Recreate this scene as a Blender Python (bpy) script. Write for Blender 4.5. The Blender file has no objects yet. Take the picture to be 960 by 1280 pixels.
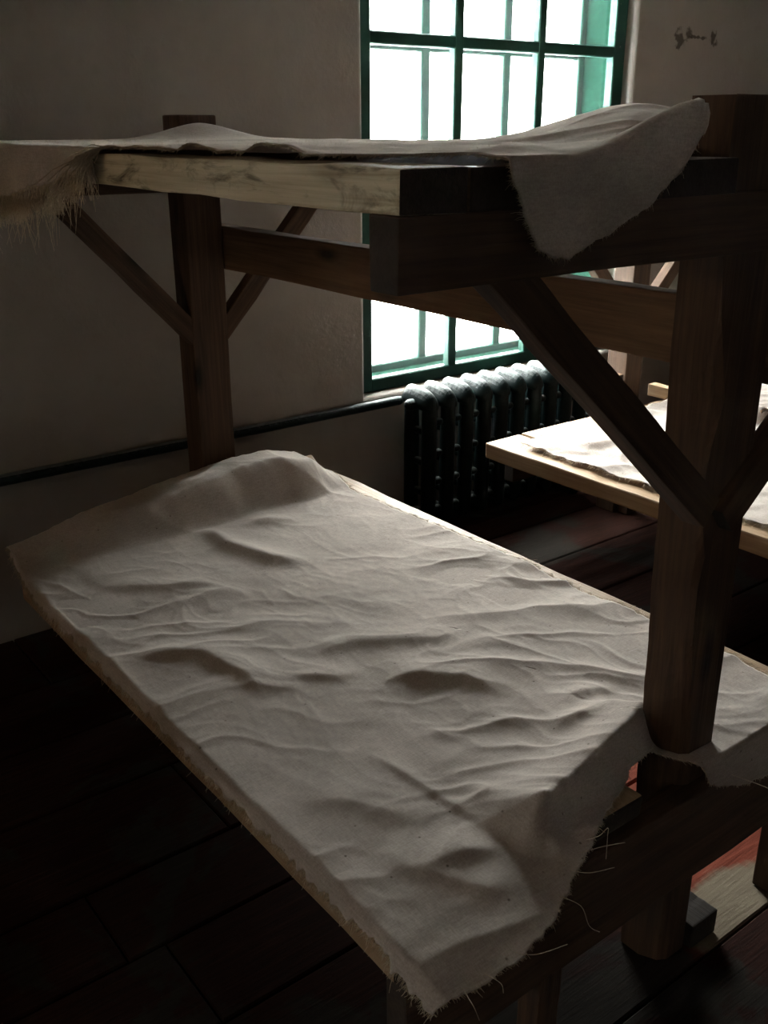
import bpy, bmesh, math, random
import numpy as np
from mathutils import Vector, Matrix
random.seed(7)
RNG = np.random.default_rng(11)
SC = bpy.context.scene
COL = SC.collection

# ------------------------------------------------------------------ camera
cam_d = bpy.data.cameras.new('camera')
cam = bpy.data.objects.new('camera', cam_d)
COL.objects.link(cam)
SC.camera = cam
FPX, PITCH, YAW, ROLL = 1229.86, math.radians(21.381), math.radians(37.638), math.radians(-0.102)
fw = Vector((math.sin(YAW) * math.cos(PITCH), math.cos(YAW) * math.cos(PITCH), -math.sin(PITCH)))
rt0 = Vector((math.cos(YAW), -math.sin(YAW), 0))
up0 = rt0.cross(fw)
rt = rt0 * math.cos(ROLL) + up0 * math.sin(ROLL)
up = -rt0 * math.sin(ROLL) + up0 * math.cos(ROLL)
cam.matrix_world = Matrix(((rt.x, up.x, -fw.x, 0), (rt.y, up.y, -fw.y, 0), (rt.z, up.z, -fw.z, 1.6), (0, 0, 0, 1)))
cam_d.sensor_fit = 'VERTICAL'
cam_d.sensor_height = 36
cam_d.lens = FPX / 1280 * 36
cam_d.clip_start = 0.02

# ------------------------------------------------------------------ sky, exposure
W = bpy.data.worlds.new('overcast_sky')
SC.world = W
W.use_nodes = True
bg = W.node_tree.nodes['Background']
bg.inputs['Color'].default_value = (1.0, 0.98, 0.965, 1)
bg.inputs['Strength'].default_value = 7.0
# overcast sky: three times brighter overhead than at the horizon
_n, _l = W.node_tree.nodes, W.node_tree.links
_tc = _n.new('ShaderNodeTexCoord'); _sp = _n.new('ShaderNodeSeparateXYZ'); _mx = _n.new('ShaderNodeMath'); _ma = _n.new('ShaderNodeMath')
_l.new(_tc.outputs['Generated'], _sp.inputs[0]); _l.new(_sp.outputs['Z'], _mx.inputs[0]); _mx.operation = 'MAXIMUM'; _mx.inputs[1].default_value = 0
_l.new(_mx.outputs[0], _ma.inputs[0]); _ma.operation = 'MULTIPLY_ADD'; _ma.inputs[1].default_value = 8.0; _ma.inputs[2].default_value = 5.4
_l.new(_ma.outputs[0], bg.inputs['Strength'])
SC.view_settings.view_transform = 'Standard'
SC.view_settings.look = 'None'
SC.view_settings.gamma = 1
SC.view_settings.exposure = 3.0

WY = 3.08                       # inner face of the window wall
def portal(x, z, sx, sz):
    l = bpy.data.lights.new('window_portal', 'AREA')
    l.shape = 'RECTANGLE'; l.size = sx; l.size_y = sz
    l.cycles.is_portal = True
    o = bpy.data.objects.new('window_portal', l)
    COL.objects.link(o)
    o.location = (x, WY + 0.33, z)
    o.rotation_euler = (-math.pi / 2, 0, 0)
WIN = [(2.285, 3.765), (-5.7, -4.22)]
WZ0, WZ1 = 0.59, 2.575
for a, b in WIN:
    portal((a + b) / 2, (WZ0 + WZ1) / 2, b - a - 0.04, WZ1 - WZ0 - 0.04)

# ------------------------------------------------------------------ materials
def lin(c):
    return tuple(((v / 255) / 12.92 if v / 255 < .04045 else ((v / 255 + .055) / 1.055) ** 2.4) for v in c) + (1,)

class NT:
    def __init__(s, name):
        s.m = bpy.data.materials.new(name); s.m.use_nodes = True
        s.t = s.m.node_tree; s.n = s.t.nodes; s.l = s.t.links
        s.n.clear()
        s.out = s.n.new('ShaderNodeOutputMaterial')
    def add(s, kind, **kw):
        n = s.n.new('ShaderNode' + kind)
        for k, v in kw.items():
            if k.startswith('i_'):
                key = k[2:].replace('_', ' ')
                n.inputs[key].default_value = v
            else:
                setattr(n, k, v)
        return n
    def link(s, a, b):
        s.l.new(a, b)
    def ramp(s, fac, stops):
        r = s.n.new('ShaderNodeValToRGB'); cr = r.color_ramp
        while len(cr.elements) < len(stops): cr.elements.new(0.5)
        for e, (p, c) in zip(cr.elements, stops):
            e.position = p; e.color = c if len(c) == 4 else tuple(c) + (1,)
        s.l.new(fac, r.inputs[0])
        return r.outputs[0]
    def mix(s, fac, a, b, mode='MIX'):
        m = s.n.new('ShaderNodeMix'); m.data_type = 'RGBA'; m.blend_type = mode
        for sock, v in ((m.inputs[0], fac), (m.inputs[6], a), (m.inputs[7], b)):
            if hasattr(v, 'is_output'): s.l.new(v, sock)
            else: sock.default_value = v
        return m.outputs[2]
    def noise(s, vec, scale, detail=4, rough=.55, dist=0):
        n = s.add('TexNoise'); n.inputs['Scale'].default_value = scale
        n.inputs['Detail'].default_value = detail; n.inputs['Roughness'].default_value = rough
        n.inputs['Distortion'].default_value = dist
        if vec is not None: s.l.new(vec, n.inputs['Vector'])
        return n.outputs['Fac']
    def mapping(s, src, scale=(1, 1, 1)):
        m = s.add('Mapping'); m.inputs['Scale'].default_value = scale
        s.l.new(src, m.inputs['Vector'])
        return m
    def bump(s, h, strength=.3, dist=.01):
        b = s.add('Bump'); b.inputs['Strength'].default_value = strength; b.inputs['Distance'].default_value = dist
        s.l.new(h, b.inputs['Height'])
        return b.outputs['Normal']
    def bsdf(s, color, rough=.6, normal=None, spec=.5, metal=0):
        p = s.add('BsdfPrincipled')
        for sock, v in ((p.inputs['Base Color'], color), (p.inputs['Roughness'], rough)):
            if hasattr(v, 'is_output'): s.l.new(v, sock)
            else: sock.default_value = v
        p.inputs['Specular IOR Level'].default_value = spec
        p.inputs['Metallic'].default_value = metal
        if normal is not None: s.l.new(normal, p.inputs['Normal'])
        s.l.new(p.outputs[0], s.out.inputs[0])
        return p

def t_half(t, sock):
    h = t.add('Math'); h.operation = 'MULTIPLY'; h.inputs[1].default_value = .5; t.link(sock, h.inputs[0])
    return h.outputs[0]

def wood(name, dark, mid, light, rough=.7, streak=18, knots=True, stain=0.0):
    t = NT(name)
    tc = t.add('TexCoord'); oi = t.add('ObjectInfo')
    add = t.add('VectorMath'); add.operation = 'ADD'
    sc = t.add('VectorMath'); sc.operation = 'SCALE'
    cb = t.add('CombineXYZ')
    for i in range(3): t.link(oi.outputs['Random'], cb.inputs[i])
    t.link(cb.outputs[0], sc.inputs[0]); sc.inputs['Scale'].default_value = 37.0
    t.link(tc.outputs['Object'], add.inputs[0]); t.link(sc.outputs[0], add.inputs[1])
    m = t.mapping(add.outputs[0], (1.2, streak, streak))
    g1 = t.noise(m.outputs[0], 1.6, 5, .6, 1.2)
    m2 = t.mapping(add.outputs[0], (3, 130, 130))
    g2 = t.noise(m2.outputs[0], 1.0, 3, .6, .4)
    col = t.ramp(g1, [(.25, dark), (.5, mid), (.78, light)])
    col = t.mix(.35, col, t.ramp(g2, [(.3, dark), (.7, light)]), 'MIX')
    h = g2
    if knots:
        mk = t.mapping(add.outputs[0], (3.0, 9, 9))
        v = t.add('TexVoronoi'); v.inputs['Scale'].default_value = 1.0
        t.link(mk.outputs[0], v.inputs['Vector'])
        k = t.ramp(v.outputs['Distance'], [(.06, (1, 1, 1)), (.2, (0, 0, 0))])
        dk = tuple(c * .35 for c in dark[:3]) + (1,)
        col = t.mix(k, col, dk)
    if stain:
        ms = t.mapping(add.outputs[0], (7, 45, 28)); st = t.noise(ms.outputs[0], 1, 5, .7, .8)
        col = t.mix(t.ramp(st, [(.5, (0, 0, 0)), (.66, (stain,) * 3)]), col, tuple(c * .25 for c in dark[:3]) + (1,))
    # board to board variation
    hv = t.add('HueSaturation'); t.link(col, hv.inputs['Color'])
    mr = t.add('MapRange'); mr.inputs['To Min'].default_value = .8; mr.inputs['To Max'].default_value = 1.15
    t.link(oi.outputs['Random'], mr.inputs['Value']); t.link(mr.outputs[0], hv.inputs['Value'])
    t.bsdf(hv.outputs[0], rough, t.bump(h, .35, .004), .3)
    return t.m

M = {}
M['timber'] = wood('dark_timber', (.028, .016, .010, 1), (.068, .037, .021, 1), (.125, .070, .040, 1), .8)
M['beam'] = wood('brown_timber', (.065, .036, .020, 1), (.15, .083, .045, 1), (.25, .145, .080, 1), .75)
M['plank'] = wood('bare_pine', (.20, .125, .070, 1), (.34, .225, .13, 1), (.47, .335, .21, 1), .6)
M['weathered'] = wood('weathered_board', (.22, .17, .10, 1), (.52, .45, .32, 1), (.68, .61, .47, 1), .8, 40, True, .9)
M['worn'] = wood('worn_platform', (.06, .038, .024, 1), (.12, .08, .052, 1), (.20, .145, .10, 1), .32)

def mat_plaster():
    t = NT('stained_plaster')
    g = t.add('NewGeometry')
    a = t.noise(g.outputs['Position'], 1.3, 6, .6)
    b = t.noise(g.outputs['Position'], 14, 5, .6)
    col = t.ramp(a, [(.3, (.235, .211, .192)), (.7, (.305, .276, .252))])
    col = t.mix(t.ramp(b, [(.58, (0, 0, 0)), (.8, (.25,) * 3)]), col, (.18, .15, .125, 1))
    # a dark chipped scar to the right of the window
    for px, pz, rad, sx in ((4.07, 1.965, .05, 1.0), (4.13, 1.985, .036, 1.0), (4.32, 1.985, .040, 1.0), (4.20, 1.98, .10, 9.0)):
        vm = t.add('VectorMath'); vm.operation = 'SUBTRACT'; vm.inputs[1].default_value = (px, WY, pz)
        t.link(g.outputs['Position'], vm.inputs[0])
        ms = t.mapping(vm.outputs[0], (1, 0, sx))
        ns = t.add('TexNoise'); ns.inputs['Scale'].default_value = 35; ns.inputs['Detail'].default_value = 4
        t.link(g.outputs['Position'], ns.inputs['Vector'])
        ln = t.add('VectorMath'); ln.operation = 'LENGTH'; t.link(ms.outputs[0], ln.inputs[0])
        ad = t.add('Math'); ad.operation = 'MULTIPLY_ADD'; t.link(ns.outputs['Fac'], ad.inputs[0]); ad.inputs[1].default_value = rad * 2.2
        t.link(ln.outputs['Value'], ad.inputs[2])
        k = t.ramp(ad.outputs[0], [(rad * 1.55, (.85,) * 3), (rad * 1.9, (0, 0, 0))])
        col = t.mix(k, col, (.05, .036, .03, 1))
    hn = t.noise(g.outputs['Position'], 45, 6, .65)
    hb = t.noise(g.outputs['Position'], 5, 3, .5)
    hm = t.add('Math'); hm.operation = 'MULTIPLY_ADD'; t.link(hb, hm.inputs[0]); hm.inputs[1].default_value = 4
    t.link(hn, hm.inputs[2])
    t.bsdf(col, .9, t.bump(hm.outputs[0], .25, .01), .2)
    return t.m
M['plaster'] = mat_plaster()

def mat_floor():
    t = NT('red_painted_boards')
    g = t.add('NewGeometry'); tc = t.add('TexCoord')
    a = t.noise(g.outputs['Position'], 2.6, 6, .62, .6)
    m = t.mapping(g.outputs['Position'], (3, 45, 3))
    s = t.noise(m.outputs[0], 2, 5, .65, .8)
    red = t.ramp(s, [(.3, (.012, .005, .0035)), (.6, (.026, .009, .006)), (.8, (.042, .022, .016))])
    bare = t.ramp(s, [(.3, (.015, .012, .010)), (.7, (.027, .022, .018))])
    col = t.mix(t.ramp(a, [(.52, (0, 0, 0)), (.56, (1, 1, 1))]), red, bare)
    base_col = col
    # passage between the bunks: window light painted into red paint and bare worn patch
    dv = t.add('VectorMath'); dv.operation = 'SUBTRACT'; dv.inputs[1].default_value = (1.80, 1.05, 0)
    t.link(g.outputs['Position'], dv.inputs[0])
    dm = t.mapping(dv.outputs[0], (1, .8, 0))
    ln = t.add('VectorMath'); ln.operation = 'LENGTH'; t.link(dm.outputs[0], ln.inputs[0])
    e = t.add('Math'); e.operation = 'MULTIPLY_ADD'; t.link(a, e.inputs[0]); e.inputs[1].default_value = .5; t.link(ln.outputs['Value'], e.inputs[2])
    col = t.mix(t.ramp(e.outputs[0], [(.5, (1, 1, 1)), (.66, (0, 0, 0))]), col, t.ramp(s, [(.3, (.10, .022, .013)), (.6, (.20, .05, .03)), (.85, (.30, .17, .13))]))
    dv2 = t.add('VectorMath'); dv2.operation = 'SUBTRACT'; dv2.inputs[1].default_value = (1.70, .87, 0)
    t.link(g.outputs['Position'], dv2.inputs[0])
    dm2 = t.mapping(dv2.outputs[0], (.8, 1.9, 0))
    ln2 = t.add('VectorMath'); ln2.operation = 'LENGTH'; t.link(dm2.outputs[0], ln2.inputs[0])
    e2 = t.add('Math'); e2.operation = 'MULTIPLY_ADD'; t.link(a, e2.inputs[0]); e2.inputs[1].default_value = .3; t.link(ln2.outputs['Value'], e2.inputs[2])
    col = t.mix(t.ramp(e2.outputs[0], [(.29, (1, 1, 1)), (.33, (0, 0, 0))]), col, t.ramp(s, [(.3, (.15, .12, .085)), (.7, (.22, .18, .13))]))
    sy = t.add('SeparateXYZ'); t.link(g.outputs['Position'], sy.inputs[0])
    gt = t.add('Math'); gt.operation = 'GREATER_THAN'; t.link(sy.outputs['Y'], gt.inputs[0]); gt.inputs[1].default_value = .834  # painted light is cut off at this board joint
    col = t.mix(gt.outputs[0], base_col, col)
    t.bsdf(col, .85, t.bump(s, .4, .005), .06)
    return t.m
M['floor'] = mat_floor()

def mat_cloth(name, base, trans=.22):
    t = NT(name)
    tc = t.add('TexCoord')
    a = t.noise(tc.outputs['Object'], 5, 5, .6)
    c0 = tuple(v * .86 for v in base) + (1,); c1 = tuple(min(1, v * 1.1) for v in base) + (1,)
    col = t.ramp(a, [(.3, c0), (.7, c1)])
    mx = t.mapping(tc.outputs['Object'], (520, 45, 300)); wx = t.noise(mx.outputs[0], 1.0, 3, .7)
    my = t.mapping(tc.outputs['Object'], (45, 520, 300)); wy = t.noise(my.outputs[0], 1.0, 3, .7)
    wa = t.add('Math'); wa.operation = 'ADD'; t.link(wx, wa.inputs[0]); t.link(wy, wa.inputs[1])
    gr = t.noise(tc.outputs['Object'], 260, 3, .7)
    wg = t.add('Math'); wg.operation = 'MULTIPLY_ADD'; t.link(gr, wg.inputs[0]); wg.inputs[1].default_value = .8; t.link(wa.outputs[0], wg.inputs[2])
    col = t.mix(1.0, col, t.ramp(t_half(t, wg.outputs[0]), [(.52, (.72, .71, .69)), (.88, (1.18, 1.18, 1.18))]), 'MULTIPLY')
    v = t.add('TexVoronoi'); v.inputs['Scale'].default_value = 24; t.link(tc.outputs['Object'], v.inputs['Vector'])
    col = t.mix(t.ramp(v.outputs['Distance'], [(.03, (.75,) * 3), (.075, (0, 0, 0))]), col, (.10, .07, .05, 1))
    nrm = t.bump(wa.outputs[0], .22, .0015)
    d = t.add('BsdfDiffuse'); t.link(col, d.inputs['Color']); t.link(nrm, d.inputs['Normal'])
    tr = t.add('BsdfTranslucent'); t.link(t.mix(1.0, col, (1.0, .80, .60, 1), 'MULTIPLY'), tr.inputs['Color'])
    sh = t.add('BsdfSheen'); sh.inputs['Roughness'].default_value = .45; sh.inputs['Color'].default_value = (.85, .80, .72, 1)
    m1 = t.add('MixShader'); m1.inputs[0].default_value = trans
    t.link(d.outputs[0], m1.inputs[1]); t.link(tr.outputs[0], m1.inputs[2])
    m2 = t.add('MixShader'); m2.inputs[0].default_value = .30
    t.link(m1.outputs[0], m2.inputs[1]); t.link(sh.outputs[0], m2.inputs[2])
    t.link(m2.outputs[0], t.out.inputs[0])
    return t.m
M['linen'] = mat_cloth('coarse_linen', (.66, .582, .535))
M['thread'] = mat_cloth('linen_thread', (.78, .69, .55), .3)

def mat_green():
    t = NT('green_window_paint')
    g = t.add('NewGeometry')
    a = t.noise(g.outputs['Position'], 9, 5, .6)
    b = t.noise(g.outputs['Position'], 60, 4, .7)
    col = t.ramp(a, [(.3, (.010, .044, .032)), (.7, (.016, .066, .048))])
    col = t.mix(t.ramp(b, [(.66, (0, 0, 0)), (.72, (.6,) * 3)]), col, (.20, .21, .18, 1))
    t.bsdf(col, .5, t.bump(b, .2, .002), .22)
    return t.m
M['green'] = mat_green()
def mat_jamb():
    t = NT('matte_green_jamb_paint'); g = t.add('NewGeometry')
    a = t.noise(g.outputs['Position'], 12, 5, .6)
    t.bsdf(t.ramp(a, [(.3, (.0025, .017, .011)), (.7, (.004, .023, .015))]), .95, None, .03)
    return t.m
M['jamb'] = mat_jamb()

def mat_iron():
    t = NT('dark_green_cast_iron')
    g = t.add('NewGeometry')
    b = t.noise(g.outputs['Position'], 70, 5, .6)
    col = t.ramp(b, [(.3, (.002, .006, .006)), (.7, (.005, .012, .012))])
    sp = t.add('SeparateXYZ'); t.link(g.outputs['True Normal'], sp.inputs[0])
    toplight = t.add('Math'); toplight.operation = 'MULTIPLY_ADD'; t.link(b, toplight.inputs[0]); toplight.inputs[1].default_value = .5; t.link(sp.outputs['Z'], toplight.inputs[2])
    col = t.mix(t.ramp(t_half(t, toplight.outputs[0]), [(.40, (0, 0, 0)), (.56, (.6,) * 3)]), col, (.16, .18, .18, 1))   # sky highlight painted as pale grey on upward faces
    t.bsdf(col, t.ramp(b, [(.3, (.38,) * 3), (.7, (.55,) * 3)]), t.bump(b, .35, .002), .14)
    return t.m
M['iron'] = mat_iron()

def mat_glass(name, grime):
    t = NT(name)
    g = t.add('NewGeometry'); tc = t.add('TexCoord')
    tr = t.add('BsdfTransparent'); tr.inputs['Color'].default_value = (.96, .975, .97, 1)
    gl = t.add('BsdfGlossy'); gl.inputs['Roughness'].default_value = .03
    lw = t.add('LayerWeight'); lw.inputs['Blend'].default_value = .5
    fp = t.add('Math'); fp.operation = 'POWER'; t.link(lw.outputs['Facing'], fp.inputs[0]); fp.inputs[1].default_value = 5.0
    fr = t.add('Math'); fr.operation = 'MULTIPLY_ADD'; t.link(fp.outputs[0], fr.inputs[0]); fr.inputs[1].default_value = .5; fr.inputs[2].default_value = .03
    m1 = t.add('MixShader'); t.link(fr.outputs[0], m1.inputs[0]); t.link(tr.outputs[0], m1.inputs[1]); t.link(gl.outputs[0], m1.inputs[2])
    # grime gathered along the lower edge of each pane
    sep = t.add('SeparateXYZ'); t.link(tc.outputs['Generated'], sep.inputs[0])
    n = t.noise(g.outputs['Position'], 34, 6, .75, .4)
    sm = t.add('Math'); sm.operation = 'MULTIPLY_ADD'; t.link(n, sm.inputs[0]); sm.inputs[1].default_value = .55
    t.link(sep.outputs['Z'], sm.inputs[2])
    k = t.ramp(sm.outputs[0], [(.22, (grime,) * 3), (.285, (.003,) * 3)])
    df = t.add('BsdfTranslucent'); df.inputs['Color'].default_value = (.8, .86, .84, 1)
    d2 = t.add('BsdfDiffuse'); d2.inputs['Color'].default_value = (.75, .8, .78, 1)
    md = t.add('MixShader'); t.link(df.outputs[0], md.inputs[1]); t.link(d2.outputs[0], md.inputs[2])
    m2 = t.add('MixShader'); t.link(k, m2.inputs[0]); t.link(m1.outputs[0], m2.inputs[1]); t.link(md.outputs[0], m2.inputs[2])
    t.link(m2.outputs[0], t.out.inputs[0])
    return t.m
M['glass'] = mat_glass('dusty_window_glass', .22)
M['clean_glass'] = mat_glass('clear_window_glass', .004)

def mat_snow():
    t = NT('snowy_ground')
    g = t.add('NewGeometry')
    a = t.noise(g.outputs['Position'], .8, 4)
    t.bsdf(t.ramp(a, [(.3, (.82, .84, .86)), (.7, (.9, .92, .93))]), .8)
    return t.m
M['snow'] = mat_snow()
M['end'] = wood('dark_end_grain', (.014, .010, .008, 1), (.028, .02, .015, 1), (.05, .036, .025, 1), .85, 6, False)

# ------------------------------------------------------------------ helpers
def link_mesh(name, verts, faces, mat, parent=None, smooth=False):
    me = bpy.data.meshes.new(name)
    me.from_pydata([tuple(v) for v in verts], [], [tuple(f) for f in faces])
    me.update()
    if smooth: me.polygons.foreach_set('use_smooth', [True] * len(me.polygons))
    me.materials.append(mat)
    o = bpy.data.objects.new(name, me)
    COL.objects.link(o)
    if parent: o.parent = parent
    return o

def bm_obj(name, bm, mat, parent=None, smooth=False):
    me = bpy.data.meshes.new(name)
    bm.normal_update(); bm.to_mesh(me); bm.free()
    if smooth: me.polygons.foreach_set('use_smooth', [True] * len(me.polygons))
    me.materials.append(mat)
    o = bpy.data.objects.new(name, me)
    COL.objects.link(o)
    if parent: o.parent = parent
    return o

def empty(name, loc, label=None, cat=None, group=None, kind=None):
    o = bpy.data.objects.new(name, None); o.empty_display_size = .1
    COL.objects.link(o); o.location = loc
    for k, v in (('label', label), ('category', cat), ('group', group), ('kind', kind)):
        if v: o[k] = v
    return o

def add_box(bm, x0, x1, y0, y1, z0, z1):
    v = [bm.verts.new((x, y, z)) for x in (x0, x1) for y in (y0, y1) for z in (z0, z1)]
    for f in ((0, 1, 3, 2), (4, 6, 7, 5), (0, 4, 5, 1), (2, 3, 7, 6), (0, 2, 6, 4), (1, 5, 7, 3)):
        bm.faces.new([v[i] for i in f])
    return v

def beam(name, p0, p1, w, h, mat, parent=None, side=None, bevel=.004, rough=.0015, seg=8, ends=(0, 0)):
    """A sawn timber from p0 to p1 (centre line), w across, h deep; local X runs along the grain."""
    p0, p1 = Vector(p0), Vector(p1)
    d = p1 - p0; L = d.length; ax = d.normalized()
    sd = Vector(side) if side else (Vector((0, 0, 1)).cross(ax) if abs(ax.z) < .95 else Vector((1, 0, 0)))
    sd = (sd - ax * sd.dot(ax)).normalized(); tp = ax.cross(sd)
    bm = bmesh.new()
    rings = []
    for i in range(seg + 1):
        x = L * i / seg - L / 2
        ring = []
        for (a, b) in ((-1, -1), (1, -1), (1, 1), (-1, 1)):
            jy, jz = random.uniform(-rough, rough), random.uniform(-rough, rough)
            sk = ends[0] * b if i == 0 else (ends[1] * b if i == seg else 0)
            ring.append(bm.verts.new((x + sk, a * w / 2 + jy, b * h / 2 + jz)))
        rings.append(ring)
    for i in range(seg):
        for k in range(4):
            q = (k + 1) % 4
            bm.faces.new((rings[i][k], rings[i + 1][k], rings[i + 1][q], rings[i][q]))
    bm.faces.new(rings[0]); bm.faces.new(rings[-1][::-1])
    bmesh.ops.recalc_face_normals(bm, faces=bm.faces)
    if bevel:
        es = [e for e in bm.edges if e.calc_face_angle(0) > .8]
        bmesh.ops.bevel(bm, geom=es, offset=bevel, segments=2, affect='EDGES', profile=.6)
    bm.normal_update()
    for f in bm.faces: f.material_index = 1 if abs(f.normal.x) > .85 else 0
    o = bm_obj(name, bm, mat, parent)
    o.data.materials.append(M['end'])
    c = (p0 + p1) / 2
    o.matrix_world = Matrix(((ax.x, sd.x, tp.x, c.x), (ax.y, sd.y, tp.y, c.y), (ax.z, sd.z, tp.z, c.z), (0, 0, 0, 1)))
    if parent:
        o.matrix_parent_inverse = Matrix.Identity(4)
        o.matrix_basis = Matrix.Translation(-parent.location) @ o.matrix_basis
    return o

def keep(o, parent):
    """parent o, whose mesh is in world coordinates, under an Empty that stands at parent.location"""
    o.parent = parent
    o.location = -Vector(parent.location)
    return o

# numpy value noise
_T = RNG.random((256, 256))
def vnoise(x, y):
    xi, yi = np.floor(x).astype(int), np.floor(y).astype(int)
    fx, fy = x - xi, y - yi
    fx = fx * fx * fx * (fx * (fx * 6 - 15) + 10); fy = fy * fy * fy * (fy * (fy * 6 - 15) + 10)
    g = lambda i, j: _T[i & 255, j & 255]
    return (g(xi, yi) * (1 - fx) + g(xi + 1, yi) * fx) * (1 - fy) + (g(xi, yi + 1) * (1 - fx) + g(xi + 1, yi + 1) * fx) * fy
def fbm(x, y, o=4, g=.5):
    s, a, n = 0, 1, 0
    for i in range(o):
        s = s + a * vnoise(x * 2 ** i + 17 * i, y * 2 ** i + 31 * i); n += a; a *= g
    return s / n - .5
def ridged(x, y, o=3):
    s, a, n = 0, 1, 0
    for i in range(o):
        s = s + a * (1 - np.abs(2 * vnoise(x * 2 ** i + 7 * i, y * 2 ** i + 13 * i) - 1)) ** 1.8; n += a; a *= .5
    return s / n
def crest(X, Y, pts, h, wn, wf, taper=.12):
    """a fold: a crest line with a steep near side (wn) and a softer far side (wf)"""
    pts = [np.array(p, float) for p in pts]
    best = np.full(X.shape, 9.0); sgn = np.zeros(X.shape); tt = np.zeros(X.shape)
    L = sum(np.linalg.norm(b - a) for a, b in zip(pts, pts[1:])); acc = 0
    for a, b in zip(pts, pts[1:]):
        d = b - a; l = np.linalg.norm(d); d = d / l
        t = np.clip((X - a[0]) * d[0] + (Y - a[1]) * d[1], 0, l)
        dx, dy = X - a[0] - d[0] * t, Y - a[1] - d[1] * t
        dist = np.hypot(dx, dy); s = np.sign(d[0] * dy - d[1] * dx)
        m = dist < best
        best = np.where(m, dist, best); sgn = np.where(m, s, sgn); tt = np.where(m, acc + t, tt); acc += l
    w = np.where(sgn < 0, wn, wf)
    prof = np.exp(-(best / w) ** 1.7)
    e = np.clip(np.minimum(tt, L - tt) / taper, 0, 1)
    return h * prof * (e * e * (3 - 2 * e))

# ------------------------------------------------------------------ room
RX0, RX1, RY0, RH = -6.8, 6.6, -3.6, 2.85
def structure(o):
    o['kind'] = 'structure'; return o

def window_wall():
    xs = [RX0 - .4]
    for a, b in sorted(WIN): xs += [a, b]
    xs.append(RX1 + .4)
    # a few more cuts keep the quads tidy
    zs = [-.2, WZ0, WZ1, RH]
    bm = bmesh.new()
    V = {(i, j): bm.verts.new((x, WY, z)) for i, x in enumerate(xs) for j, z in enumerate(zs)}
    for i in range(len(xs) - 1):
        for j in range(len(zs) - 1):
            if j == 1 and i in (1, 3): continue
            bm.faces.new((V[i, j], V[i + 1, j], V[i + 1, j + 1], V[i, j + 1]))
    bm.normal_update()
    r = bmesh.ops.extrude_face_region(bm, geom=list(bm.faces))
    for v in [g for g in r['geom'] if isinstance(g, bmesh.types.BMVert)]: v.co.y += .30
    bmesh.ops.recalc_face_normals(bm, faces=bm.faces)
    es = []
    for e in bm.edges:
        a, b = e.verts
        if abs(a.co.y - WY) < 1e-4 and abs(b.co.y - WY) < 1e-4 and e.calc_face_angle(0) > 1 \
           and all(WZ0 - .01 < v.co.z < WZ1 + .01 for v in e.verts) and all(RX0 < v.co.x < RX1 for v in e.verts):
            es.append(e)
    bmesh.ops.bevel(bm, geom=es, offset=.022, segments=4, affect='EDGES', profile=.5)
    return structure(bm_obj('wall_back', bm, M['plaster']))
window_wall()

def slab(name, x0, x1, y0, y1, z0, z1, mat):
    bm = bmesh.new(); add_box(bm, x0, x1, y0, y1, z0, z1)
    bmesh.ops.recalc_face_normals(bm, faces=bm.faces)
    return structure(bm_obj(name, bm, mat))
slab('wall_left', RX0 - .2, RX0, RY0, WY, 0, RH, M['plaster'])
slab('wall_right', RX1, RX1 + .2, RY0, WY, 0, RH, M['plaster'])
slab('wall_front', RX0 - .2, RX1 + .2, RY0 - .2, RY0, 0, RH, M['plaster'])
slab('ceiling', RX0 - .2, RX1 + .2, RY0 - .2, WY + .30, RH, RH + .2, M['plaster'])
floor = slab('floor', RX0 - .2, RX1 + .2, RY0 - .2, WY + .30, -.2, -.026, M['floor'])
# wide floor boards laid along the wall, one object each
y = WY - .005
edges = [2.415, 2.115, 1.788, 1.55, 1.30, 1.06, .834, .55]
ys = [WY - .002, 2.72] + edges
while ys[-1] > RY0 + .3: ys.append(ys[-1] - random.uniform(.22, .29))
ys.append(RY0)
for k in range(len(ys) - 1):
    cuts = [RX0]
    x = RX0 + random.uniform(1.2, 4.2)
    while x < RX1 - .8:
        cuts.append(x); x += random.uniform(3.0, 4.6)
    cuts.append(RX1)
    for a, b in zip(cuts, cuts[1:]):
        y1, y0 = ys[k] - .003, ys[k + 1] + .003
        bm = bmesh.new()
        hx, hy = (b - a) / 2 - .002, (y1 - y0) / 2
        dz = random.uniform(-.002, .0)
        v = add_box(bm, -hx, hx, -hy, hy, -.026, dz)
        bmesh.ops.recalc_face_normals(bm, faces=bm.faces)
        bmesh.ops.bevel(bm, geom=[e for e in bm.edges if all(q.co.z > -.02 for q in e.verts)], offset=.004, segments=1, affect='EDGES')
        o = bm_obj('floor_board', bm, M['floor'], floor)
        o.location = ((a + b) / 2, (y0 + y1) / 2, 0)
# ground outside, under snow
g = link_mesh('ground', [(-40, WY + .30, -.6), (45, WY + .30, -.6), (45, 70, -.6), (-40, 70, -.6)], [(0, 1, 2, 3)], M['snow'])
structure(g)

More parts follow.
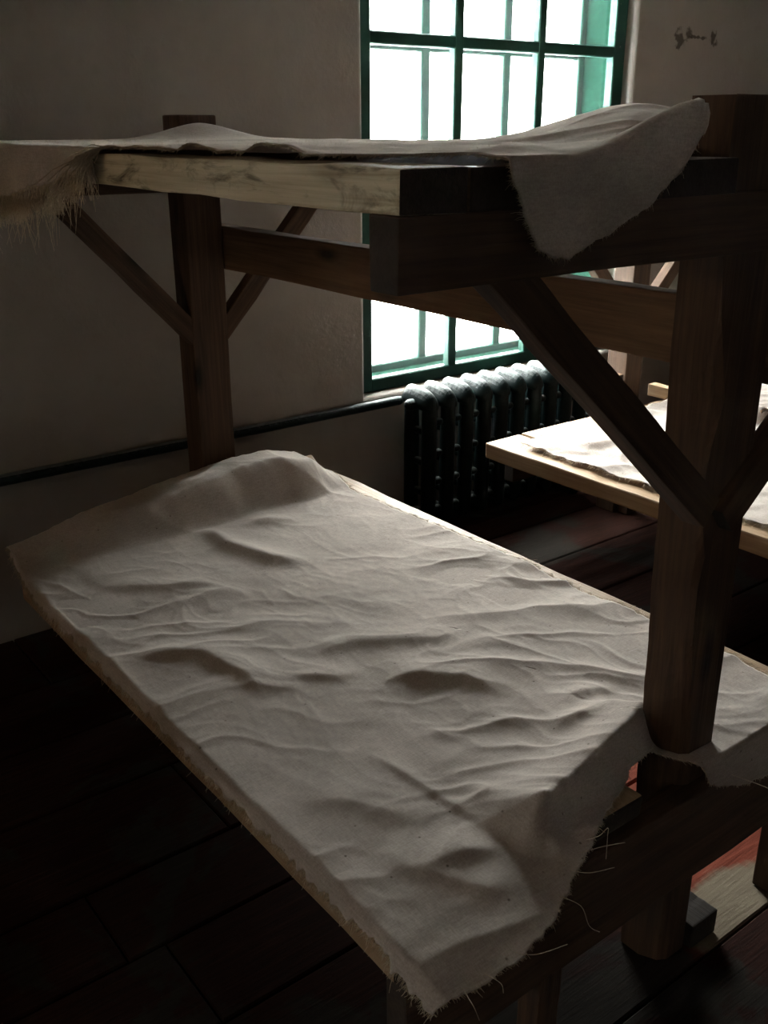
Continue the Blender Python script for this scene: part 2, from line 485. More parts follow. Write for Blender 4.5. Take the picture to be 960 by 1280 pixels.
# ------------------------------------------------------------------ windows: two green sashes one behind the other
def window(name, x0, label_dark=False):
    w = empty(name, (x0, WY + .05, WZ0), kind='structure')
    ox, oy = x0, 0
    X = lambda v: v - 2.285                       # measured on window_1, local to its left edge
    fx0, fx1 = X(2.288), X(3.762)
    cols = [(2.358, 2.768), (2.812, 3.222), (3.266, 3.690)]
    rows = [(.645, 1.247), (1.287, 1.880), (1.925, 2.515)]
    Z = lambda v: v - WZ0
    for d, nm in ((0.0, 'inner_sash'), (.2, 'outer_sash')):
        y0, y1 = d, d + .045
        s = bpy.data.objects.new(nm, None); COL.objects.link(s); s.parent = w
        def bar(n, xa, xb, za, zb, ya=y0, yb=y1, bev=.005):
            bm = bmesh.new(); add_box(bm, xa, xb, ya, yb, za, zb)
            bmesh.ops.recalc_face_normals(bm, faces=bm.faces)
            if bev: bmesh.ops.bevel(bm, geom=list(bm.edges), offset=bev, segments=1, affect='EDGES')
            return bm_obj(n, bm, M['green'], s)
        bar('stile', fx0, X(2.358), Z(.592), Z(2.572)); bar('stile', X(3.690), fx1, Z(.592), Z(2.572))
        bar('rail', X(2.354), X(3.694), Z(.592), Z(.645), y0 + .001, y1 - .001)
        bar('rail', X(2.354), X(3.694), Z(2.515), Z(2.572), y0 + .001, y1 - .001)
        for a, b in ((2.768, 2.812), (3.222, 3.266)):
            bar('muntin', X(a), X(b), Z(.640), Z(2.520), y0 + .003, y1 - .003)
        for a, b in ((1.247, 1.287), (1.880, 1.925)):
            bar('muntin', X(2.354), X(3.694), Z(a), Z(b), y0 + .005, y1 - .005)
        for a, b in cols:
            for c, e in rows:
                bm = bmesh.new(); add_box(bm, X(a) + .001, X(b) - .001, (y0 + y1) / 2 + .008, (y0 + y1) / 2 + .011, Z(c) + .001, Z(e) - .001)
                bmesh.ops.recalc_face_normals(bm, faces=bm.faces)
                bm_obj('pane', bm, M['glass' if d else 'clean_glass'], s)
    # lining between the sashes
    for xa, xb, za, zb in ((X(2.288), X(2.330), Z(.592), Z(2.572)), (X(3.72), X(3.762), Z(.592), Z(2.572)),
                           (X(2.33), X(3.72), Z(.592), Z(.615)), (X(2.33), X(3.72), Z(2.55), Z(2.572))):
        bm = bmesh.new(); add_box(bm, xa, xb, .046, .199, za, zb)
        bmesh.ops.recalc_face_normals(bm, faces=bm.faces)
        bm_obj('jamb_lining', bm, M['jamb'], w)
    return w
window('window_1', WIN[0][0])
window('window_2', WIN[1][0])

# ------------------------------------------------------------------ bunk beds
def waney_post(name, table_l, table_r, y0, y1, ztop, mat, parent, nz=60):
    """squared log whose front-left corner still follows the tree's edge"""
    zs = np.linspace(0, ztop, nz)
    tl = np.array(sorted((z, x) for x, z in table_l)); tr = np.array(sorted((z, x) for x, z in table_r))
    fl = np.interp(zs, tl[:, 0], tl[:, 1]); bl = np.interp(zs, tr[:, 0], tr[:, 1])
    bm = bmesh.new(); rings = []
    for i, z in enumerate(zs):
        cham = max(0.004, fl[i] - bl[i])
        r = 1.465
        j = lambda s: random.uniform(-s, s)
        pts = [(bl[i] + j(.0008), y1 + j(.0008)), (bl[i] + cham * .06 + j(.0008), y0 + .045), (bl[i] + cham * .55, y0 + .012), (fl[i] + .004, y0 + .0005), (r - .004, y0), (r, y0 + .004), (r + j(.0008), y1 - .004), (r - .004, y1)]
        rings.append([bm.verts.new((px, py, z)) for px, py in pts])
    n = len(rings[0])
    for a, b in zip(rings, rings[1:]):
        for k in range(n):
            bm.faces.new((a[k], a[(k + 1) % n], b[(k + 1) % n], b[k]))
    bm.faces.new(rings[0]); bm.faces.new(rings[-1])
    bmesh.ops.recalc_face_normals(bm, faces=bm.faces)
    # turn so that local X is the grain
    rot = Matrix.Rotation(math.pi / 2, 4, 'Y')
    bmesh.ops.transform(bm, matrix=rot, verts=bm.verts)
    o = bm_obj(name, bm, mat, parent)
    o.matrix_basis = Matrix.Translation(-parent.location) @ rot.inverted()
    return o

def bunk(x0, x1, px0, px1, foot_lo, foot_hi, head, label, group, first):
    """T-framed bunk: posts on the centre line, a platform low and high, braced cross beams"""
    root = empty('bunk_bed', (px0, 1.8, 0), label, 'bunk bed', group)
    pc = (px0 + px1) / 2
    pw = px1 - px0
    # posts
    if first:
        waney_post('post', [(1.292, 1.64), (1.29, 1.523), (1.321, 1.326), (1.358, 1.194), (1.343, 1.144), (1.333, 1.099), (1.332, 1.038), (1.340, .98), (1.358, .917), (1.348, .86), (1.352, .764), (1.38, .589), (1.40, .396), (1.405, 0)],
                   [(1.318, 1.647), (1.329, 1.411), (1.332, 1.247), (1.34, 1.095), (1.345, .887), (1.357, .673), (1.361, .514), (1.37, .333), (1.372, 0)],
                   .875, .965, 1.642, M['timber'], root)
    else:
        beam('post', (pc, .92, 0), (pc, .92, 1.64), .09, pw, M['timber'], root, side=(0, 1, 0))
    beam('post', (pc - .002, head + .10, 0), (pc, head + .10, 1.632), .10, pw - .012, M['timber'], root, side=(0, 1, 0), bevel=.005)
    # centre beam on the far side of the posts
    beam('center_beam', (px1 + .0245, .70, 1.265), (px1 + .0245, head + .385, 1.265), .049, .123, M['beam'], root, rough=.002, seg=14, bevel=.005)
    # cross beams
    hi_y = (.845, .897)
    ux1 = 2 * pc - x0 if first else x1
    beam('crossbeam', (x0 - .001, .871, 1.470), (ux1, .871, 1.470), .052, .083, M['timber'], root, bevel=.003)
    beam('crossbeam', (x0 + .03, head + .075, 1.470), (ux1, head + .075, 1.470), .05, .08, M['timber'], root)
    beam('crossbeam', (x0 + .02, .8705, .335), (x1 - .01, .8705, .335), .05, .205, M['timber'], root)
    beam('crossbeam', (x0 + .15, head + .02, .372), (x1 - .02, head + .02, .372), .05, .126, M['timber'], root)
    # braces
    if first:
        runs = [(.87, -1, 1.325, 1.016, .47), (.87, 1, 1.375, .987, .53), (head + .075, -1, pc - .04, 1.01, .385), (head + .075, 1, pc + .04, 1.01, .385)]
    else:
        runs = [(yb, q, pc + q * .045, .86, .56) for yb in (.87, head + .075) for q in (-1, 1)]
    for yb, q, bx, bz, run in runs:
        low = Vector((bx, yb, bz))
        high = Vector((bx + q * run, yb, 1.428)); high += (high - low).normalized() * .045
        beam('brace', low, high, .042, .056, M['timber'], root, side=(0, 1, 0), bevel=.003)
    # legs and small blocks
    for xx in (x0 + (.343 if first else .9), x1 - .045):
        beam('leg', (xx, .8705, 0), (xx, .8705, .24), .05, .055, M['timber'], root, side=(0, 1, 0))
        beam('leg', (xx, head + .02, 0), (xx, head + .02, .31), .05, .055, M['timber'], root, side=(0, 1, 0))
    beam('foot_block', (px1 + .045, .86, .03), (px1 + .045, .99, .03), .085, .06, M['end'], root)
    # lower platform boards, ends slightly uneven
    n = 6 if first else 9
    wds = [1] * n
    w = (x1 - x0) / n
    for k in range(n):
        a, b = x0 + k * w, x0 + (k + 1) * w - .004
        e0 = foot_lo + (0 if k in (0,) else random.uniform(-.006, .012))
        e1 = head + random.uniform(-.03, .012)
        t, th = .5, .045
        if k == 0: th = .06; e1 = head - (.19 if first else 0)
        if not first and k == 0: b = x0 + .175; e1 = head
        if not first and k == 1: a = x0 + .179; t = .506
        if not first and k in (3, 5): t = .505
        if first and k == n - 1: t = .503
        if first and k == n - 2: pass
        ym0 = e0
        if a < px1 + .05 and b > px0 - .05: ym0 = .97      # boards are cut back behind the post
        beam('lower_plank', ((a + b) / 2, ym0, t - th / 2), ((a + b) / 2, e1, t - th / 2), b - a, th, M['plank'], root, rough=.002, seg=12, bevel=.006)
    # upper platform: one thick weathered edge board, then boards
    beam('side_board', (x0 + .05, foot_hi, 1.5355), (x0 + .05, head + .03, 1.5355), .10, .049, M['weathered'], root, rough=.0022, seg=16, bevel=.004)
    m = 8
    w = (ux1 - x0 - .103) / m
    for k in range(m):
        a, b = x0 + .103 + k * w, x0 + .103 + (k + 1) * w - .004
        ym0 = foot_hi + random.uniform(-.001, .003)
        if a < px1 + .05 and b > px0 - .02: ym0 = .97
        ym1 = head + .03
        beam('upper_plank', ((a + b) / 2, ym0, 1.535), ((a + b) / 2, ym1, 1.535), b - a, .048, M['worn'], root, bevel=.004)
    return root

B1 = bunk(.672, 1.815, 1.335, 1.465, .848, .845, 2.62, 'near dark timber bunk bed with braced posts and a frayed sheet on each platform', 'timber bunk beds', True)
B2 = bunk(2.45, 4.45, 3.29, 3.41, .848, .845, 2.555, 'farther timber bunk bed whose low bright platform stands beyond the radiator', 'timber bunk beds', False)
# headrest board sloping up under the sheet of the near bunk
beam('headrest', (1.22, 2.535, .535), (1.70, 2.535, .545), .15, .022, M['plank'], B1, side=(0, .80, .50))
# side board of the far bunk's headrest and the cleat on its post
beam('divider_board', (3.475, 2.05, .537), (3.475, 2.60, .537), .05, .05, M['plank'], B2)
beam('cleat', (3.215, 2.60, .565), (3.215, 2.69, .565), .13, .13, M['beam'], B2)

# ------------------------------------------------------------------ sheets
def grid_mesh(name, P, mat, parent=None, thick=.0016):
    nv, nu, _ = P.shape
    idx = np.arange(nv * nu).reshape(nv, nu)
    F = np.stack([idx[:-1, :-1], idx[:-1, 1:], idx[1:, 1:], idx[1:, :-1]], -1).reshape(-1, 4)
    me = bpy.data.meshes.new(name)
    me.from_pydata(P.reshape(-1, 3).tolist(), [], F.tolist())
    me.polygons.foreach_set('use_smooth', [True] * len(me.polygons))
    me.materials.append(mat)
    o = bpy.data.objects.new(name, me); COL.objects.link(o)
    if thick:
        md = o.modifiers.new('thickness', 'SOLIDIFY'); md.thickness = thick; md.offset = 1
    return o

def fringe(parent, edge, inward, n, lmin, lmax, droop, name='fringe', rad=.0006, spread=.5):
    """short loose threads along a torn edge (edge: Nx3 points, inward: Nx3 vectors pointing into the cloth)"""
    V, F = [], []
    seg = 3
    cum = np.r_[0, np.cumsum(np.linalg.norm(np.diff(edge, axis=0), axis=1))]
    for i in range(n):
        s = random.uniform(0, cum[-1]); k = min(len(edge) - 2, int(np.searchsorted(cum, s) - 1)); k = max(k, 0)
        f = (s - cum[k]) / max(1e-9, cum[k + 1] - cum[k])
        p = Vector(edge[k] * (1 - f) + edge[k + 1] * f); d = -Vector(inward[k]).normalized()
        tan = Vector(edge[k + 1] - edge[k]).normalized()
        d = (d + tan * random.gauss(0, spread) + Vector((0, 0, random.gauss(0, .15)))).normalized()
        L = random.uniform(lmin, lmax) * (1 if random.random() > .06 else 1.9)
        p = p - d * .003
        base = len(V)
        for q in range(seg + 1):
            r = rad * (1 - .7 * q / seg)
            up_ = Vector((0, 0, 1)) if abs(d.z) < .8 else Vector((0, 1, 0))
            e1 = d.cross(up_).normalized(); e2 = d.cross(e1)
            for a in range(3):
                V.append(p + (e1 * math.cos(a * 2.094) + e2 * math.sin(a * 2.094)) * r)
            d = (d + Vector((0, 0, -droop)) + Vector((random.gauss(0, .2), random.gauss(0, .2), random.gauss(0, .12)))).normalized()
            p = p + d * (L / seg)
        for q in range(seg):
            for a in range(3):
                b = (a + 1) % 3
                F.append((base + q * 3 + a, base + q * 3 + b, base + q * 3 + 3 + b, base + q * 3 + 3 + a))
    o = link_mesh(name, V, F, M['thread'], parent)
    o['kind'] = 'stuff'
    return o

def edge_of(P, which, step=1):
    E = {'left': P[:, 0], 'right': P[:, -1], 'foot': P[0], 'head': P[-1]}[which]
    I = {'left': P[:, 3], 'right': P[:, -4], 'foot': P[3], 'head': P[-4]}[which]
    return E[::step], (I - E)[::step]

def sheet_tag(o, label):
    o['label'] = label; o['category'] = 'sheet'; o['group'] = 'frayed linen sheets'

def wrinkles(X, Y, seed, amp=1.0):
    ca, sa = .85, -.52
    a = X * ca + Y * sa; b = -X * sa + Y * ca
    wx = fbm(X * 3.1 + seed, Y * 3.1, 3) * .22; wy = fbm(X * 3.1 + 40 + seed, Y * 3.1, 3) * .22
    m = np.clip(fbm(X * 2.3 + seed * 2, Y * 2.3, 2) * 2.5 + .8, 0.45, 1.4)
    z = (ridged((a + wx) * 2.4 + seed, (b + wy) * 7.0 + seed, 2) - .5) * .0115 * m
    z += (ridged((a * .8 - b * .6 + wx * 1.3) * 6 + 9 + seed, (b * .8 + a * .6 + wy * 1.3) * 13 + 5, 2) - .5) * .0030 * m
    z += (ridged((X + wy) * 7 + 3 + seed, (Y + wx) * 6 + 21, 2) - .5) * .0026
    z += fbm(X * 55, Y * 55, 2) * .0007
    return z * amp

# --- lower sheet of the near bunk
def lower_sheet():
    nu, nv = 300, 480
    u = np.linspace(0, 1, nu)[None, :]; v = np.linspace(0, 1, nv)[:, None]
    jag = lambda t, k: (fbm(t * 60 + k, t * 0 + k, 3) * .010)
    fx = np.array([.655, .731, .797, .898, .967, 1.055, 1.146, 1.197, 1.268, 1.33, 1.39, 1.445, 1.512, 1.7, 1.80])
    fy = np.array([.752, .738, .734, .755, .786, .824, .866, .884, .915, .925, .80, .775, .752, .735, .73])
    ry = np.array([.70, .95, 1.06, 1.28, 1.41, 1.63, 1.79, 1.94, 2.16, 2.385, 2.62])
    rx = np.array([1.765, 1.763, 1.774, 1.778, 1.765, 1.769, 1.766, 1.770, 1.746, 1.738, 1.772])
    s0 = .66 + u * 1.09
    foot = np.interp(s0, fx, fy) + jag(u * 1.1, 3)
    foot = foot + np.zeros_like(v)
    headY = np.interp(u, [0, .25, .5, 1], [2.56, 2.62, 2.64, 2.635]) + jag(u, 9)
    Y = foot + (headY - foot) * v
    left = .660 + jag(v * 2, 1) + np.where(v < .05, 0, .004) + .022 * np.clip((v - .86) / .14, 0, 1)
    right = np.interp(Y[:, -1:], ry, rx) + jag(v * 2, 6)
    X = left + (right - left) * u
    Z = np.full(X.shape, .508)
    Z = Z + wrinkles(X, Y, 3.0)
    # big folds read off the bed, far side lit and near side in shade
    C = lambda pts, h, wn, wf, tp=.12: crest(X, Y, pts, h, wn, wf, tp)
    Z += C([(.70, 1.86), (.85, 1.76), (.88, 1.62), (.868, 1.51)], 0.0175, 0.0187, 0.06)
    Z += C([(.92, 1.60), (1.03, 1.50), (1.10, 1.48)], 0.01125, 0.017, 0.05)
    Z += C([(1.07, 1.44), (1.14, 1.41), (1.24, 1.33), (1.28, 1.22)], 0.02125, 0.0204, 0.07)
    Z += C([(1.00, 1.62), (1.15, 1.60), (1.30, 1.50), (1.42, 1.50)], 0.01, 0.02125, 0.06)
    Z += C([(1.30, 1.10), (1.36, 1.14), (1.50, 1.11)], 0.0225, 0.0255, 0.05)
    Z += C([(1.20, 1.08), (1.30, 1.065), (1.40, 1.045)], 0.0125, 0.017, 0.05)
    Z += C([(.945, .885), (1.044, .900), (1.124, .918), (1.231, .938), (1.345, .965), (1.46, .99)], .070, .019, .10, .09)
    Z += C([(.78, .945), (.88, .925), (.965, .895)], 0.01625, 0.0136, 0.05)
    Z += C([(.95, .90), (1.00, .865), (1.03, .82)], 0.02, 0.0153, 0.03, .05)
    Z += C([(.92, 1.26), (.94, 1.08), (.955, .93)], 0.005, 0.0085, 0.02, .1)
    Z += C([(.72, 1.22), (.80, 1.16), (.86, 1.06), (.97, 1.03)], 0.00875, 0.0255, 0.06)
    Z += C([(.74, 1.02), (.86, .85), (.93, .80)], 0.0075, 0.017, 0.06)
    Z += C([(1.20, 2.44), (1.19, 2.26), (1.24, 2.10), (1.32, 2.02)], 0.0225, 0.0255, 0.05)
    Z += C([(1.28, 2.40), (1.36, 2.36), (1.48, 2.30)], 0.015, 0.0255, 0.05)
    Z += C([(.80, 2.25), (.95, 2.12), (1.08, 2.05)], 0.01, 0.02125, 0.06)
    # sheet climbs the headrest at the wall end
    ramp = np.clip((Y - 2.43 - .05 * (fbm(X * 5, X * 0, 2))) / .115, 0, 1); ramp = ramp * ramp * (3 - 2 * ramp)
    prof = np.interp(X, [.66, .90, 1.10, 1.25, 1.40, 1.55, 1.66, 1.74, 1.78], [.030, .058, .080, .098, .116, .122, .095, .03, .008])
    Z += ramp * prof
    Z += C([(1.10, 2.60), (1.25, 2.55), (1.38, 2.58)], .010, .04, .04)
    Z = np.maximum(Z, .5035)
    Z += np.where(X > 1.70, 0, 0)
    # torn edges curl over the boards
    dl = X - .684; Z = np.where(dl < 0, .5085 - np.maximum(-dl, 0) ** 2 * 45 + (Z - .5085) * np.exp(dl / .012), Z)
    ov = np.clip(.838 - Y, 0, 1) * (X > 1.36)
    Z = np.where(ov > 0, .506 - ov * 1.1, Z)
    Yd = np.where(ov > 0, .836 - ov * .12, Y)
    # corner over the foot end sags
    sag = np.clip((.86 - Y) / .12, 0, 1) ** 1.5 * (X < 1.36)
    Z -= sag * .034
    X = X + sag * .012; Yd = Yd + sag * .008 * (ov <= 0)
    P = np.stack([X, Yd, Z], -1)
    o = grid_mesh('sheet', P, M['linen'])
    sheet_tag(o, 'large creased beige sheet covering the lower platform of the near bunk')
    for w, n, l in (('left', 2600, (.006, .017)), ('right', 1300, (.008, .026)), ('foot', 900, (.003, .009)), ('head', 260, (.004, .012))):
        e, i = edge_of(P, w)
        fringe(o, e, i, n, l[0], l[1], .10, rad=.0008, spread=.4)
    return o, P
low, P_low = lower_sheet()

# long loose threads hanging off the foot edge
def loose_thread(pts, parent, r=.0005):
    """one loose thread: a thin tube through a few points"""
    pts = [np.array(p) for p in pts]
    n = 6 * (len(pts) - 1) + 1
    ts = np.linspace(0, len(pts) - 1, n); cs = []
    for t in ts:
        k = min(int(t), len(pts) - 2); f = t - k
        p0, p1, p2, p3 = pts[max(k - 1, 0)], pts[k], pts[k + 1], pts[min(k + 2, len(pts) - 1)]
        cs.append(.5 * (2 * p1 + (p2 - p0) * f + (2 * p0 - 5 * p1 + 4 * p2 - p3) * f * f + (3 * p1 - p0 - 3 * p2 + p3) * f ** 3))
    V, F = [], []
    for i, c in enumerate(cs):
        d = Vector(cs[min(i + 1, n - 1)] - cs[max(i - 1, 0)]).normalized()
        a = d.cross(Vector((.3, .2, .93))).normalized(); b = d.cross(a)
        for q in range(4):
            V.append(Vector(c) + (a * math.cos(q * 1.5708) + b * math.sin(q * 1.5708)) * r)
        if i:
            for q in range(4): F.append((4 * i - 4 + q, 4 * i - 4 + (q + 1) % 4, 4 * i + (q + 1) % 4, 4 * i + q))
    return link_mesh('loose_thread', V, F, M['thread'], parent, True)
for pts in ([(1.02, .815, .515), (1.06, .80, .518), (1.085, .775, .53)], 
            [(.985, .80, .512), (1.0, .775, .515), (1.03, .75, .527)], [(1.05, .825, .52), (1.05, .80, .545), (1.07, .80, .55), (1.085, .81, .52), (1.06, .79, .50)],
            [(.93, .77, .512), (.95, .745, .50), (.955, .73, .47), (.975, .725, .45)], [(.80, .735, .51), (.83, .72, .50), (.87, .70, .51)],
            [(.70, .735, .51), (.71, .722, .48), (.72, .72, .45)], [(.74, .735, .51), (.76, .722, .49), (.765, .72, .47)],
            [(1.24, .905, .53), (1.27, .90, .55), (1.262, .915, .56), (1.25, .90, .54), (1.27, .93, .53)],
            [(1.40, .79, .51), (1.43, .73, .50), (1.45, .725, .47)], [(1.50, .75, .51), (1.55, .725, .51), (1.60, .71, .505)]):
    loose_thread(pts, low)

# --- upper sheet of the near bunk, hanging over its left edge and its foot end
def upper_sheet():
    XL, YF, ZT = .668, .838, 1.5625
    nu, nv = 260, 420
    u = np.linspace(0, 1, nu)[None, :]; v = np.linspace(0, 1, nv)[:, None]
    jag = lambda t, k: fbm(t * 50 + k, t * 0 + k, 3) * .012
    s0 = .83 + u * 1.27
    front_lift = lambda q: np.interp(q, [.94, 1.0, 1.06, 1.12, 1.16, 1.22, 1.30], [0, .012, .036, .056, .064, .030, .008])
    tf = np.interp(s0, [.83, .868, .889, .943, 1.0, 1.059, 1.105, 1.145, 1.175, 1.30, 1.34, 1.47, 1.52, 2.1],
                   [.740, .729, .724, .742, .746, .750, .762, .800, .90, .95, .972, .972, .87, .86]) + jag(u, 2)
    T = tf + (2.625 - tf) * v
    sl = np.interp(T[:, :1], [.735, .797, .845, .90, .93, .96, 1.0, 1.1, 1.26, 1.5, 1.6, 1.65, 1.75, 1.85, 1.98, 2.13, 2.63],
                   [.862, .828, .818, .832, .79, .735, .700, .690, .688, .690, .674, .645, .620, .605, .588, .565, .56]) + jag(v * 2, 5)
    sr = np.interp(T[:, -1:], [.84, 1.08, 1.46, 1.70, 2.63], [2.10, 2.10, 1.80, 1.60, 1.60])
    S = sl + (sr - sl) * u
    flat = wrinkles(S, T, 8.0, .55) + .006
    X, Y = S.copy(), T.copy()
    Z = ZT + np.maximum(flat, .0015)
    G = lambda x, y, rx, ry, h: h * np.exp(-((S - x) / rx) ** 2 - ((T - y) / ry) ** 2)
    # rim stands off the board in small waves
    rim = np.clip(1 - (S - sl) / .06, 0, 1) * np.clip((T - .9) / .1, 0, 1)
    Z += rim * (.001 + .010 * np.clip(fbm(T * 9, T * 0 + 4, 2) * 3, 0, 1))
    # hump in front of the post, tent against both posts
    tent = front_lift(S) * np.exp(-(np.clip(T - YF, 0, 1) / .055) ** 1.6)
    Z += tent
    ha, hb = (S - 1.80) * .78 + (T - 1.46) * .63, -(S - 1.80) * .63 + (T - 1.46) * .78
    up_ = np.clip((ha + .42) / .42, 0, 1)
    hump = .074 * up_ * up_ * (3 - 2 * up_) * np.exp(-(hb / .21) ** 2)
    Z += hump + G(1.38, 2.63, .14, .09, .040)
    Z += crest(S, T, [(1.22, 1.06), (1.45, 1.22), (1.75, 1.40)], .008, .03, .06)
    Z += crest(S, T, [(.80, .90), (.92, .93), (1.05, .97)], .009, .03, .04)
    # over the foot end
    d = YF - T; hang = np.clip(d, 0, None)
    k = np.clip(d / .02, 0, 1)
    Yh = YF - .006 - .010 * np.clip(hang / .1, 0, 1) * (1 + .7 * np.sin(S * 38)) - .006 * np.clip(wrinkles(S, T, 8.0) * 200, -1, 1) * k
    lift = Z - ZT
    Z = np.where(d > 0, ZT + front_lift(S) + (lift - front_lift(S)) * np.exp(-hang / .04) - hang, Z)
    Y = np.where(d > 0, np.minimum(Yh, .838), Y)
    # over the left edge
    d = XL - S; hang = np.clip(d, 0, None)
    Z = np.where(d > 0, ZT + .005 - hang, Z)
    X = np.where(d > 0, XL - .006 - .008 * np.clip(hang / .05, 0, 1) * (1.2 + np.sin(T * 30)), X)
    P = np.stack([X, Y, Z], -1)
    o = grid_mesh('sheet', P, M['linen'])
    sheet_tag(o, 'frayed sheet on the top platform hanging over its near end and left edge')
    E, I = edge_of(P, 'left')
    far = E[:, 1] > 1.6
    fringe(o, E[far], I[far], 3200, .015, .065, .35, rad=.0011, spread=.28)
    fringe(o, E[~far], I[~far], 1500, .003, .010, .2, rad=.0005, spread=.4)
    fringe(o, *edge_of(P, 'foot'), 1100, .003, .008, .3, rad=.0005, spread=.35)
    # fuzz standing on the nap of the folds
    V, F = [], []
    for q in range(1500):
        i, j = random.randrange(40, nv - 5), random.randrange(2, nu - 5)
        p = Vector(P[i, j]); 
        if p.z < 1.56: continue
        dd = Vector((random.gauss(0, .6), random.gauss(0, .6), .8)).normalized(); L = random.uniform(.003, .009)
        b = len(V); e = dd.cross(Vector((0, 1, 0))).normalized() * .00035
        V += [p - e, p + e, p + dd * L]; F.append((b, b + 1, b + 2))
    fz = link_mesh('fuzz', V, F, M['thread'], o); fz['kind'] = 'stuff'
    return o
upper_sheet()

# --- sheet of the farther bunk
def far_sheet():
    nu, nv = 240, 240
    u = np.linspace(0, 1, nu)[None, :]; v = np.linspace(0, 1, nv)[:, None]
    jag = lambda t, k: fbm(t * 45 + k, t * 0 + k, 3) * .02
    foot = .86 + 0 * u; head = np.interp(u, [0, .1, .22, .3, .42, .6, 1], [2.42, 2.45, 2.40, 2.47, 2.49, 2.40, 2.40]) + jag(u, 2)
    Y = foot + (head - foot) * v
    left = 2.505 + jag(v, 4); right = 4.38 + jag(v, 8)
    X = left + (right - left) * u
    Z = .5085 + np.maximum(wrinkles(X, Y, 15.0) * 2.2 + .008, 0)
    C = lambda pts, h, wn, wf, tp=.12: crest(X, Y, pts, h, wn, wf, tp)
    Z += C([(2.62, 2.02), (2.80, 2.05), (3.0, 2.18)], .055, .035, .13)
    Z += C([(2.60, 2.30), (2.75, 2.12), (2.85, 1.95)], .016, .02, .07)
    Z += C([(2.9, 2.42), (3.1, 2.38), (3.3, 2.42)], .02, .03, .05)
    Z += C([(3.2, 1.5), (3.5, 1.7), (3.9, 1.8)], .02, .03, .08)
    Z += np.exp(-((X - 3.475) / .06) ** 2) * np.clip((Y - 2.03) / .03, 0, 1) * .058
    edge = np.clip(1 - (X - left) / .02, 0, 1) * .008
    P = np.stack([X, Y, Z + 0 * edge], -1)
    o = grid_mesh('sheet', P, M['linen'])
    sheet_tag(o, 'brightly lit rumpled sheet on the low platform beyond the radiator')
    fringe(o, *edge_of(P, 'left'), 500, .008, .03, .2, rad=.0009)
    fringe(o, *edge_of(P, 'head'), 300, .008, .025, .2, rad=.0009)
far_sheet()

# ------------------------------------------------------------------ radiator and pipe
def capsule(bm, p0, p1, r, sx=1.0, n=12, m=4):
    """tube with rounded ends from p0 to p1; sx flattens it across X"""
    p0, p1 = Vector(p0), Vector(p1)
    ax = (p1 - p0).normalized(); a = Vector((1, 0, 0)) if abs(ax.x) < .9 else Vector((0, 1, 0)); b = ax.cross(a).normalized()
    rings = []
    prof = [(-math.cos(t) * r, math.sin(t) * r, 0) for t in np.linspace(.15, math.pi / 2, m)] + [(math.sin(t) * r, math.cos(t) * r, 1) for t in np.linspace(0, math.pi / 2 - .15, m)]
    for off, rad, end in prof:
        c = (p1 if end else p0) + ax * off
        rings.append([bm.verts.new(c + a * (math.cos(q) * rad * sx) + b * (math.sin(q) * rad)) for q in [2 * math.pi * k / n for k in range(n)]])
    for s, e in zip(rings, rings[1:]):
        for k in range(n): bm.faces.new((s[k], s[(k + 1) % n], e[(k + 1) % n], e[k]))
    bm.faces.new(rings[0][::-1]); bm.faces.new(rings[-1])

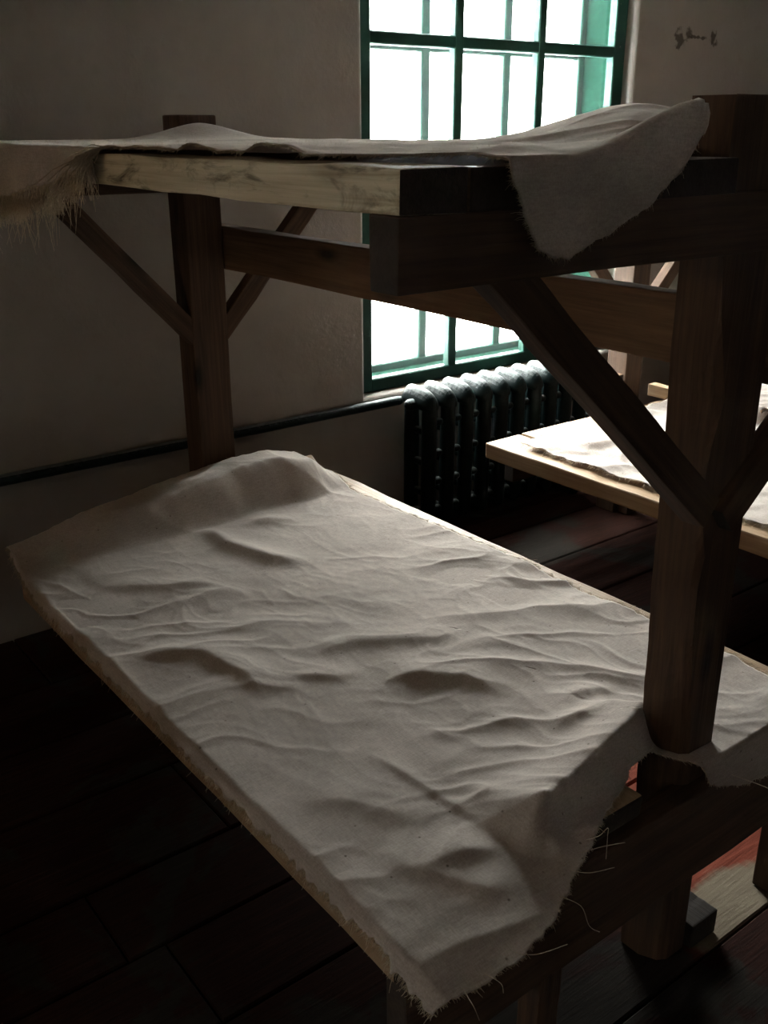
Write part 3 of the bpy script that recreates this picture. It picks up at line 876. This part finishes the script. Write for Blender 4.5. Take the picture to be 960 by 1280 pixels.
def radiator():
    x0, n, pitch = 2.445, 10, .0985
    root = empty('radiator', (x0, 2.95, 0), 'dark green cast iron column radiator under the window', 'radiator')
    proto = None
    for k in range(n):
        if proto is None:
            bm = bmesh.new()
            for yy in (-.075, .035):
                capsule(bm, (0, yy, .10), (0, yy, .575), .034, .94)
            prof = [(-.047, .560), (-.0465, .592), (-.026, .622), (0, .645), (.026, .622), (.0465, .592), (.047, .560), (0, .550)]
            rings = []
            for yy, f, dz in ((-.104, .45, -.022), (-.094, .78, -.012), (-.072, 1, -.004), (-.02, 1, .002), (.045, 1, .008), (.062, .8, .004)):
                rings.append([bm.verts.new((px * f, yy, .585 + (pz - .585) * f + dz)) for px, pz in prof])
            for p, q in zip(rings, rings[1:]):
                for e in range(8): bm.faces.new((p[e], p[(e + 1) % 8], q[(e + 1) % 8], q[e]))
            bm.faces.new(rings[0]); bm.faces.new(rings[-1])
            capsule(bm, (0, -.070, .095), (0, .035, .095), .036, .95)
            for zz in (.13, .25, .37, .50):      # round bosses between the columns
                capsule(bm, (.042, -.072, zz), (.056, -.072, zz), .017, 1, 10, 3)
            for zz in (.20, .33, .46): capsule(bm, (0, -.05, zz), (0, .03, zz), .018, .8, 8, 3)
            bmesh.ops.recalc_face_normals(bm, faces=bm.faces)
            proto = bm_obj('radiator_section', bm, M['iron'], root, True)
            o = proto
            sub = proto.modifiers.new('smooth', 'SUBSURF'); sub.levels = 1; sub.render_levels = 1
        else:
            o = proto.copy(); COL.objects.link(o); o.parent = root
        o.location = (k * pitch, 0, 0)
    for zz in (.575, .095):
        bm = bmesh.new(); capsule(bm, (-.055, -.02, zz), ((n - 1) * pitch + .05, -.02, zz), .024, 1)
        bmesh.ops.recalc_face_normals(bm, faces=bm.faces)
        bm_obj('hub', bm, M['iron'], root, True)
    for k in (0, n - 1):
        for yy in (-.075, .035):
            bm = bmesh.new(); capsule(bm, (k * pitch, yy, .024), (k * pitch, yy, .08), .022, 1)
            bmesh.ops.recalc_face_normals(bm, faces=bm.faces)
            bm_obj('foot', bm, M['iron'], root, True)
radiator()
bm = bmesh.new()
capsule(bm, (RX0 + .03, WY - .024, .575), (2.435, WY - .024, .560), .019, 1, 16)
bmesh.ops.recalc_face_normals(bm, faces=bm.faces)
pipe = bm_obj('heating_pipe', bm, M['iron'], None, True)
pipe['label'] = 'long dark heating pipe running low along the plaster wall to the radiator'; pipe['category'] = 'pipe'

# ------------------------------------------------------------------ a weak bare bulb hanging farther along the room, out of frame to the left
LX, LY, LZ = -2.6, 1.5, 2.15
lamp = empty('hanging_lamp', (LX, LY, LZ), 'bare warm bulb hanging on a black flex from the ceiling', 'lamp')
bm = bmesh.new(); capsule(bm, (0, 0, .16), (0, 0, RH - LZ - .003), .004, 1, 8, 3)
bmesh.ops.recalc_face_normals(bm, faces=bm.faces); bm_obj('flex', bm, M['iron'], lamp, True)
bm = bmesh.new(); capsule(bm, (0, 0, .09), (0, 0, .15), .02, 1)
bmesh.ops.recalc_face_normals(bm, faces=bm.faces); bm_obj('socket', bm, M['iron'], lamp, True)
tb = NT('warm_bulb_glass'); em = tb.add('Emission'); em.inputs['Color'].default_value = (1, .66, .34, 1); em.inputs['Strength'].default_value = 42.0
tb.link(em.outputs[0], tb.out.inputs[0])
bm = bmesh.new(); bmesh.ops.create_uvsphere(bm, u_segments=16, v_segments=12, radius=.035)
for v in bm.verts:
    if v.co.z > 0: v.co.z *= 2.0; v.co.x *= 1 - v.co.z * 4; v.co.y *= 1 - v.co.z * 4
bm_obj('bulb', bm, tb.m, lamp, True)
